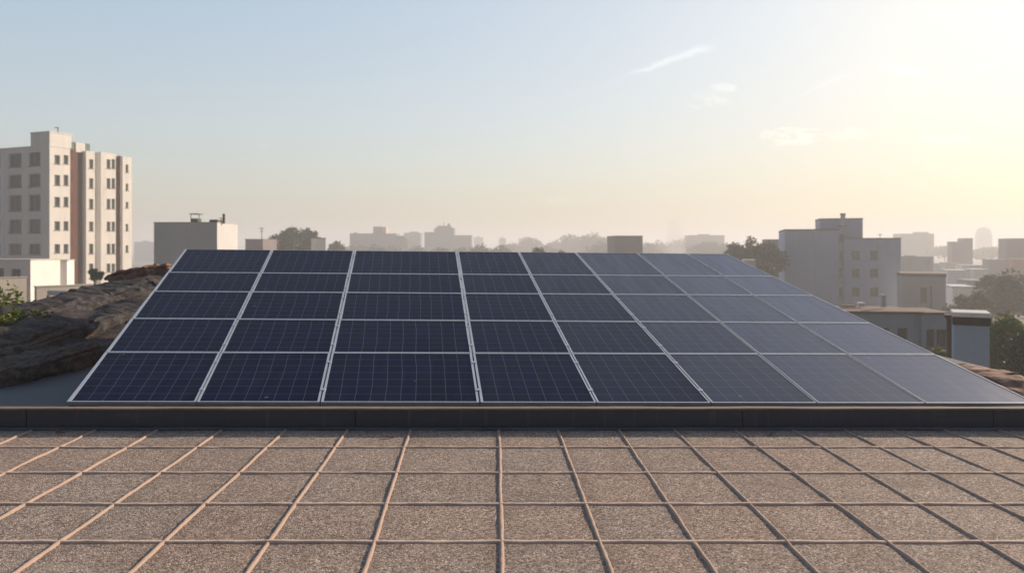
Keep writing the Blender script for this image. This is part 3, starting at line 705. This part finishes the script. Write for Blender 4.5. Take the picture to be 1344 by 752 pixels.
hS = dS(94)
zt = zat(175, 101); mb = MB(); mb.box(uF(40), -.02, .02, hS, ZT+.18, zt, fr0); mb.build('stair_head', M['white'], tw)
mb = MB(); mb.box(uF(40)-.05, .04, -.04, hS+.06, zt+.002, zt+.15, fr0); mb.build('stair_head_coping', M['white'], tw)
mb = MB(); mb.box(-2.2, -.6, hS+.15, hS+1.0, z199-.4, zS(100, 186), fr0); mb.build('water_tank', M['tank'], tw, bevel=.1)
mb = MB(); mb.box(-2.4, -.5, hS+1.05, dS(115), z199-.4, zS(105, 187), fr0); mb.build('roof_shed', M['white'], tw)
mb = MB(); mb.box(-2.3, -.6, dS(115)+.02, dS(122), z199-.4, zS(118, 188.5), fr0); mb.build('glazed_lantern', M['greenglass'], tw)
A = at_(-1.2, dS(84)); mb = MB(); za = zS(84, 167); mb.tube([(A[0], A[1], zt), (A[0], A[1], za)], .07, 8); mb.tube([(A[0]-.45, A[1], za), (A[0]+.1, A[1], za-.02)], .06, 8); mb.build('antenna', M['darkmetal'], tw)

# --- low white buildings in front of the tower
b = Bld('white_house', 'low white annex with two dark windows at the left edge, before the tower', 'house', -30, 76, 0)
b.block(-30, 40, 342, 5, wins=[(-12, 5, 352, 366), (14.5, 27, 353, 366)], mat='white', rm='cream', cop=.12)
b = Bld('garden_wall', 'sunlit cream boundary wall in front of the low white annex', 'wall', -30, 62, 55)
b.block(-30, 35, 366, .3, mat='cream', cop=.08, rm='cream')
b = Bld('white_annex', 'bright windowless white cube with a grey door beside the tower foot', 'house', 50.5, 82, 24)
b.block(50.5, 88, 343, 6, wins=[(57.5, 63.5, 352, 377)], mat='white', rm='cream', cop=.12, bars=0)
b = Bld('low_wall', 'low sunlit wall running below the tower towards the stone ledges', 'wall', 48, 62, 55)
b.block(48, 128, 377, .4, mat='cream', cop=.1, rm='cream')
b = Bld('water_heater', 'pale cylindrical roof tank lying on a low frame before the white cube', 'water heater', 60, 52, 10, z0=9)
x, y = b.Fo; za = b.z(62, 384)
g = MB(); g.tube([(x+.2, y, za), (x+1.55, y+.1, za-.05)], .19, 16); g.build('tank', M['caplight'], b.root, smooth=False)
g = MB(); g.box(.1, .2, -.1, .1, 9, za-.18, (b.Fo, b.f, b.s)); g.box(1.4, 1.55, -.1, .1, 9, za-.1, (b.Fo, b.f, b.s)); g.build('stand', M['darkmetal'], b.root)
b2 = Bld('shed', 'plain cream shed roof carrying the pale cylindrical tank', 'shed', 46, 52, 8)
b2.block(46, 96, 394, 4, mat='cream', roof=False)
tree(124, 352, 60, 20, 'small dark round bush at the foot of the tower', 'leaf_a', crown=.35, px_leaf=2, dens=7, kind='bush', z0=8.6, lob=8)
b2 = Bld('planter_block', 'low cream block under the small dark round bush', 'planter', 110, 59.2, 5)
b2.block(110, 140, 376, 2, mat='cream', roof=False)
# --- plain block with lit side (left of the array's top corner)
b = Bld('block_building', 'plain grey windowless block with sunlit cream side and rooftop clutter', 'building', 202, 60, 0)
b.block(202, 285, 292.4, 4.5, mat='whiteblue', rm='cream', cop=.05, ov=.03)
b.item(242, 251, 286, 292, 1.2, .8, 'water_tank', 'tank'); b.item(241, 253, 279.5, 280.5, 1.1, .9, 'tank_canopy', 'darkmetal')
for px_ in (241.5, 252.5): b.pole(px_, 280, 292, 1.3, .03, 'canopy_post')
b.item(261, 273, 287, 292, 2.0, 1.2, 'skylight', 'darkmetal', bevel=.08)
b.pole(287.5, 280, 293, 1., .11, 'vent_pipe'); b.pole(284, 285, 293, 1., .03, 'antenna', arms=[(.05, -.2, .2)])

# --- middle distance
b = Bld('brown_house', 'small dark brown house with a thin roof aerial, beside the left tree', 'house', 322, 150, 0); b.block(322, 345, 315, 9, mat='browngrey', cop=.2); b.pole(337, 298, 315, 3, .08, arms=[(.2, -.5, .5), (.8, -.35, .35)])
b = Bld('sunlit_house', 'long low house with a cream strip imitating sunlit wall under the left tree', 'house', 345, 158, 20); b.block(345, 366, 317.5, 8, mat='brick', cop=.25, rm='cream', side=()); b.item(349, 365, 317.5, 321, -.15, .14, 'painted_sun_band', 'cream')  # cream slab on the brick wall stands in for sunlight
b = Bld('cream_cube', 'small bright cream rooftop cube right of the left tree', 'house', 415, 155, 25); b.block(415, 427.5, 313, 6, mat='white', cop=.15)
tree(383, 297, 170, 50, 'tallest dark tree of the group behind the array, left', 'leaf_a', seed=21)
tree(404, 300, 174, 36, 'rounded tree right of the tallest one behind the array', 'leaf_a', seed=22)
tree(362, 307, 178, 34, 'lower tree left of the tallest one behind the array', 'leaf_c', seed=23)
tree(441, 316, 220, 30, 'small hazy tree right of the bright cream cube', 'leaf_c', seed=24)
tree(334, 322, 200, 34, 'low bush behind the small dark brown house', 'leaf_c', kind='bush', seed=25)

D1 = 470
b = Bld('hazy_block_with_tower', 'long hazy grey building with a square tower, left centre skyline', 'building', 459, D1, 0)
b.block(459, 520, 307.5, 14, mat='far', cop=.5); b.block(489, 500.5, 298, 8, mat='far', off=2, z0=15, cop=.3); b.item(500.6, 506, 298, 309, 1.9, 8, 'painted_sun_side', 'pink'); b.item(463, 467, 305, 308, 3, 3, 'roof_box', 'far')  # pink block carries the tower's sunlit side as a colour
b = Bld('pink_house', 'small sunlit pinkish house on the hazy left centre skyline', 'house', 517, 440, 15); b.block(517, 535, 313.5, 8, mat='pink', cop=.3); b.item(521, 531, 309.5, 313, 2, 4, 'roof_box', 'far')
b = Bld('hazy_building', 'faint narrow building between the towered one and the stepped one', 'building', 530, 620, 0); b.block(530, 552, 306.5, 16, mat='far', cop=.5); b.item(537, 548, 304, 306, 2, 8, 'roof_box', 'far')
b = Bld('stepped_building', 'large hazy stepped building with rooftop masts, centre left skyline', 'building', 557, 520, 0)
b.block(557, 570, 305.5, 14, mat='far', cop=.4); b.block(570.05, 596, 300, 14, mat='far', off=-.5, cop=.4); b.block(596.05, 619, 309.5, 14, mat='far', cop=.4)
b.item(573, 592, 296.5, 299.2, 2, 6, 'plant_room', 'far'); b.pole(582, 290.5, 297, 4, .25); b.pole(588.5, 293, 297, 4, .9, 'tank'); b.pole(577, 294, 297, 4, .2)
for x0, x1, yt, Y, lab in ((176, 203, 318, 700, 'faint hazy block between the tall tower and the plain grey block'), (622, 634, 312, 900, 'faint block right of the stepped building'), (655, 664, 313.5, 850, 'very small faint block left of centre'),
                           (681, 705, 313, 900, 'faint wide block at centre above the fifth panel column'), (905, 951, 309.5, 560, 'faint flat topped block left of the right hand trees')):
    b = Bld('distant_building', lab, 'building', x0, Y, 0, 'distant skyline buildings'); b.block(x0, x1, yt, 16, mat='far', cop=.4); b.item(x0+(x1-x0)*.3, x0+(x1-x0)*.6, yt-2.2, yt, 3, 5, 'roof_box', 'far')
b = Bld('brown_block', 'plain brownish box building standing right of centre behind the array', 'building', 807, 175, 4); b.block(807, 843.5, 310, 9, mat='browngrey', cop=.12)
far_trees = [(468, 318, 420, 34, 'hazy tree before the towered hazy building'), (515, 322, 420, 40, 'low hazy tree below the small pinkish house'), (547, 321, 400, 34, 'low hazy tree below the faint narrow building'),
             (632, 320.5, 330, 34, 'greenish tree right of the stepped building'), (657, 322, 350, 34, 'lower greenish tree right of the stepped building'),
             (693, 312, 620, 34, 'faint tree over the centre column line'), (728, 315, 640, 26, 'faint narrow tree right of centre'), (748, 308, 600, 30, 'faint pointed tree right of centre'),
             (779, 304, 560, 38, 'tall faint tree left of the brown box building'), (790, 318, 420, 50, 'wide low tree left of the brown box building'), (706, 324.5, 150, 18, 'small dark round bush just above the array near its middle'),
             (736, 327, 160, 14, 'tiny dark bush just above the array right of its middle'), (852, 319, 480, 34, 'low faint tree right of the brown box building'), (895, 314, 560, 40, 'faint tree behind the smoke plume'),
             (930, 316, 420, 44, 'hazy tree before the faint flat topped block'),
             (492, 321, 360, 30, 'low hazy tree below the square tower of the hazy grey building'), (580, 325, 350, 40, 'low hazy tree at the foot of the stepped building'), (608, 324, 380, 30, 'low hazy tree at the right foot of the stepped building'),
             (672, 318, 560, 26, 'faint tree just left of the wide block at centre'), (716, 321, 480, 36, 'low faint tree in the gap right of the wide block at centre'), (766, 314, 620, 30, 'faint tree between the pointed one and the tall faint one'),
             (801, 317, 500, 22, 'faint tree touching the left side of the brown box building'), (866, 316, 600, 26, 'faint round tree left of the smoke plume'), (951, 318, 400, 22, 'faint tree left of the dark trees by the array corner'), (912, 320, 460, 30, 'low faint tree right of the smoke plume')]
for i, (px_, yt, Y, w_, lab) in enumerate(far_trees):
    tree(px_, yt, Y, w_*1.35, lab, 'leaf_c' if Y > 200 else 'leaf_a', px_leaf=2.0, dens=4, seed=100+i, lob=16, crown=.9)
# smoke plume
pts = [P(884 + dx, y_, 380) for dx, y_ in ((0, 345), (1, 328), (3, 315), (2, 303), (4, 294), (3, 286), (1, 281))]
g = MB(); rs_ = [4.2, 5.6, 5.4, 4.4, 3.6, 2.4, .8]
fine_p, fine_r = [], []
for i in range(len(pts)-1):
    for k in range(5):
        t2 = k/5; w = pts[i].lerp(pts[i+1], t2); w.x += 1.1*noise.noise(Vector((i+t2, 3, 1))); fine_p.append(w); fine_r.append((rs_[i]*(1-t2)+rs_[i+1]*t2)*(1+.25*noise.noise(Vector((i*1.7+t2*2, 9, 4)))))
g.tube(fine_p, fine_r, 18); g.f = [f_[::-1] for f_ in g.f]; sm = g.build('smoke', M['white'], smooth=True)
smm = bpy.data.materials.new('thin_smoke'); smm.use_nodes = True; t2 = smm.node_tree; t2.nodes.clear(); so = t2.nodes.new('ShaderNodeOutputMaterial'); sv = t2.nodes.new('ShaderNodeVolumePrincipled')
sv.inputs['Color'].default_value = (.95, .94, .93, 1); sv.inputs['Density'].default_value = .05; t2.links.new(sv.outputs[0], so.inputs['Volume']); sm.data.materials[0] = smm
tag(sm, 'thin pale plume of smoke rising right of the brown box building', 'smoke', kind='stuff')

# --- right hand building with three window rows
b = Bld('grey_apartment_building', 'grey stepped block of flats with six square windows, right', 'apartment building', 1030, 124, -16)
ws = [(x0, x1, y0, y1) for y0, y1 in ((329, 341), (352.5, 364), (377, 388.5)) for x0, x1 in ((1118, 1128.5), (1142, 1152.5))]
b.block(1030, 1101, 303, 14, mat='bluegrey', cop=.25, rm='brown', ov=.04)
b.block(1101.05, 1108, 300, 13, mat='grey', off=.5, roof=False, wins=[(1102, 1107.2, y0, y1) for y0, y1 in ((307, 318), (329, 341), (352, 364), (377, 389))], bars=0, wd=.12)
b.block(1108.05, 1182.5, 314, 14, wins=ws, mat='bluegrey', cop=.2, ov=.04, wd=.25, fm='frame')
b.block(1079, 1136, 288, 7, mat='bluegrey', off=2.5, z0=14, cop=.25, ov=.04)
b.item(1106, 1112, 280.5, 296, 2.0, .45, 'flue', 'caplight'); b.item(1105.5, 1112.5, 279.5, 281.5, 1.95, .6, 'flue_cap', 'darkmetal'); b.item(1103, 1114, 295.3, 296.6, 2.1, .35, 'flue_bracket', 'darkmetal')
b.pole(1160, 306, 314, 3, .05, arms=[(.2, -.35, .35)])
b = Bld('dark_roofed_house', 'flat topped house mostly hidden by the trees left of the grey flats', 'house', 1003, 150, -16); b.block(1003, 1029, 315.5, 8, mat='browngrey', cop=.2)
tree(985, 310, 128, 44, 'tallest tree left of the grey block of flats', 'leaf_a', seed=61, crown=.75); tree(966, 317, 132, 34, 'leftmost tree by the top right corner of the array', 'leaf_a', seed=62, crown=.75)
tree(1011, 318, 122, 44, 'tree touching the grey block of flats', 'leaf_a', seed=63, crown=.8); tree(1002, 338, 112, 40, 'lower tree leaning out below the tallest one', 'leaf_a', seed=65, crown=.8)
b = Bld('small_white_house', 'tiny white wall showing among the trees above the array edge', 'house', 976, 105, -14); b.block(976, 992, 341, 5, mat='cream', roof=False)

b = Bld('beige_house', 'grey beige house with brown parapet right of the six window flats', 'house', 1183, 108, -24)
b.block(1183, 1241.5, 363, 9, mat='beige', rm='coping', cop=.5, wins=[(1208, 1217, 377, 397)], bars=0)
b.pole(1222, 376, 405, -.1, .08, 'downpipe')
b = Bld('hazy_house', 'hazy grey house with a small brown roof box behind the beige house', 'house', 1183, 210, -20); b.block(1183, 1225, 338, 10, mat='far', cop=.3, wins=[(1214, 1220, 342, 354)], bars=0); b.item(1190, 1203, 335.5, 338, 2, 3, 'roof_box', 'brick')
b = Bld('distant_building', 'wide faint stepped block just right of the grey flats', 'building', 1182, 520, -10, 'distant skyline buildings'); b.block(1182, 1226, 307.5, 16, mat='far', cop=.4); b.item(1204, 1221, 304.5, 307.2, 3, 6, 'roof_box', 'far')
b = Bld('hazy_tower_block', 'hazy grey block with higher right part at the right skyline', 'building', 1250, 300, -20); b.block(1250, 1264, 318, 10, mat='browngrey', cop=.25); b.block(1264.05, 1277, 313.5, 10, mat='browngrey', cop=.25)
b = Bld('faint_dome_building', 'very faint round topped building high on the right skyline', 'building', 1280, 900, 0)
g = MB(); cc = P(1291, 330, 900); g.tube([(cc.x, cc.y, 0), (cc.x, cc.y, zat(309, 900)), (cc.x, cc.y, zat(303, 900)), (cc.x, cc.y, zat(299.5, 900)), (cc.x, cc.y, zat(298.5, 900))], [9, 9, 7.5, 5, 1.5], 20); g.build('dome', M['far'], b.root, smooth=True)
b = Bld('hazy_corner_block', 'hazy brownish block cut by the right edge of the picture', 'building', 1322, 230, -22); b.block(1322, 1375, 314, 12, mat='browngrey', cop=.25)
b = Bld('red_roofed_house', 'low house with a reddish wall below the block at the right edge', 'house', 1330, 200, -22); b.block(1330, 1380, 341, 8, mat='brick', cop=.25)
b = Bld('flat_house', 'flat grey house left of the reddish one at the right edge', 'house', 1297, 215, -22); b.block(1297, 1322, 342, 8, mat='far', cop=.3)
lows = [(1240, 1262, 346, 260, 'beige', 'long pale low house under the hazy two level block'), (1262, 1300, 349, 240, 'white', 'broad whitish low building right of the long pale one'), (1244, 1275, 356, 190, 'white', 'pale flat building in the second line of low roofs'),
        (1278, 1298, 355, 185, 'white', 'small bright roofed building left of the big dark tree'), (1270, 1295, 370, 140, 'paleblue', 'pale bluish shed in front of the low roofs'), (1250, 1280, 378, 125, 'white', 'low whitish shed left of the bluish one'), (1228, 1248, 347, 280, 'far', 'dull low house right of the hazy grey house')]
for x0, x1, yt, Y, mt, lab in lows:
    b = Bld('low_building', lab, 'building', x0, Y, -18, 'low buildings in the haze on the right'); b.block(x0, x1, yt, 8, mat=mt, cop=.3, rm='caplight' if mt == 'white' else 'roofing')
tree(1300, 324, 480, 60, 'hazy tree line clump behind the right skyline block', 'leaf_c', seed=71); tree(1240, 322, 500, 40, 'faint tree left of the hazy two level block', 'leaf_c', seed=72); tree(1335, 323, 460, 50, 'faint tree behind the brownish corner block', 'leaf_c', seed=79)
tree(1328, 352, 105, 66, 'big dark hazy tree at the right edge', 'leaf_c', seed=73, crown=.85, dens=6); tree(1300, 360, 112, 34, 'left shoulder tree of the big dark one', 'leaf_c', seed=74, crown=.8)
tree(1262, 385, 100, 44, 'low olive tree behind the chimney pillar', 'leaf_a', seed=75, crown=.8); tree(1288, 380, 92, 34, 'rounded lighter tree right of the low olive one', 'leaf_b', seed=76, crown=.8)
tree(1322, 409, 34, 62, 'bright green conical tree right of the chimney pillar', 'leaf_b', seed=77, crown=.9, px_leaf=3.4, dens=8)
tree(1350, 430, 30, 70, 'dark green tree low at the right edge', 'leaf_a', seed=80, crown=.9, px_leaf=4, dens=7)
tree(1232, 453, 30, 38, 'small round bush between the pale blue house and the pillar', 'leaf_b', kind='bush', seed=78, crown=.7, px_leaf=2.6, dens=8)

# --- pale blue flat roofed house and chimney pillar
b = Bld('pale_blue_house', 'pale blue flat roofed house with brown roof edge, lower right', 'house', 1080, 42, -6)
b.block(1080, 1207, 411, 3.6, mat='paleblue', rm='coping', cop=.14, ov=.18, wins=[(1158, 1167, 430, 450), (1178, 1191, 430, 450)], bars=0)
rf = b.roof
b.block(1207.1, 1243, 412.5, 3.2, mat='paleblue', off=-.25, rm='coping', cop=.14, ov=.12, wins=[(1213, 1224, 431, 455), (1226, 1240, 431, 455)], bars=0)
b.item(1171, 1176.5, 391, 406, 1.5, .3, 'chimney', 'caplight', rf); b.item(1170.5, 1177, 389, 391, 1.45, .36, 'chimney_pot', 'cream', rf)
b.item(1146, 1155, 401, 406.5, 2.2, .5, 'roof_vent', 'white', rf, bevel=.05); b.item(1120, 1140, 404.5, 406.5, 2.0, .6, 'roof_vent', 'coping', rf, bevel=.03)
b = Bld('chimney_pillar', 'thick pale blue pillar with dark band and white cap, lower right', 'chimney', 1252, 15, -28, z0=0)
b.block(1252, 1299, 426, .8, mat='paleblue', roof=False)
b.item(1250.5, 1300.5, 415.5, 426.2, -.03, .86, 'dark_band', 'darkcap', bevel=.012); b.item(1249.5, 1301, 409.5, 415.4, -.05, .9, 'cap', 'caplight', bevel=.02)
b = Bld('brown_pier', 'narrow mossy brown pier close behind the left of the chimney pillar', 'pier', 1243, 20, -28)
b.block(1243, 1254, 417, .35, mat='coping', roof=False); b.item(1240, 1256, 413, 417, -.04, .43, 'pier_cap', 'darkcap')
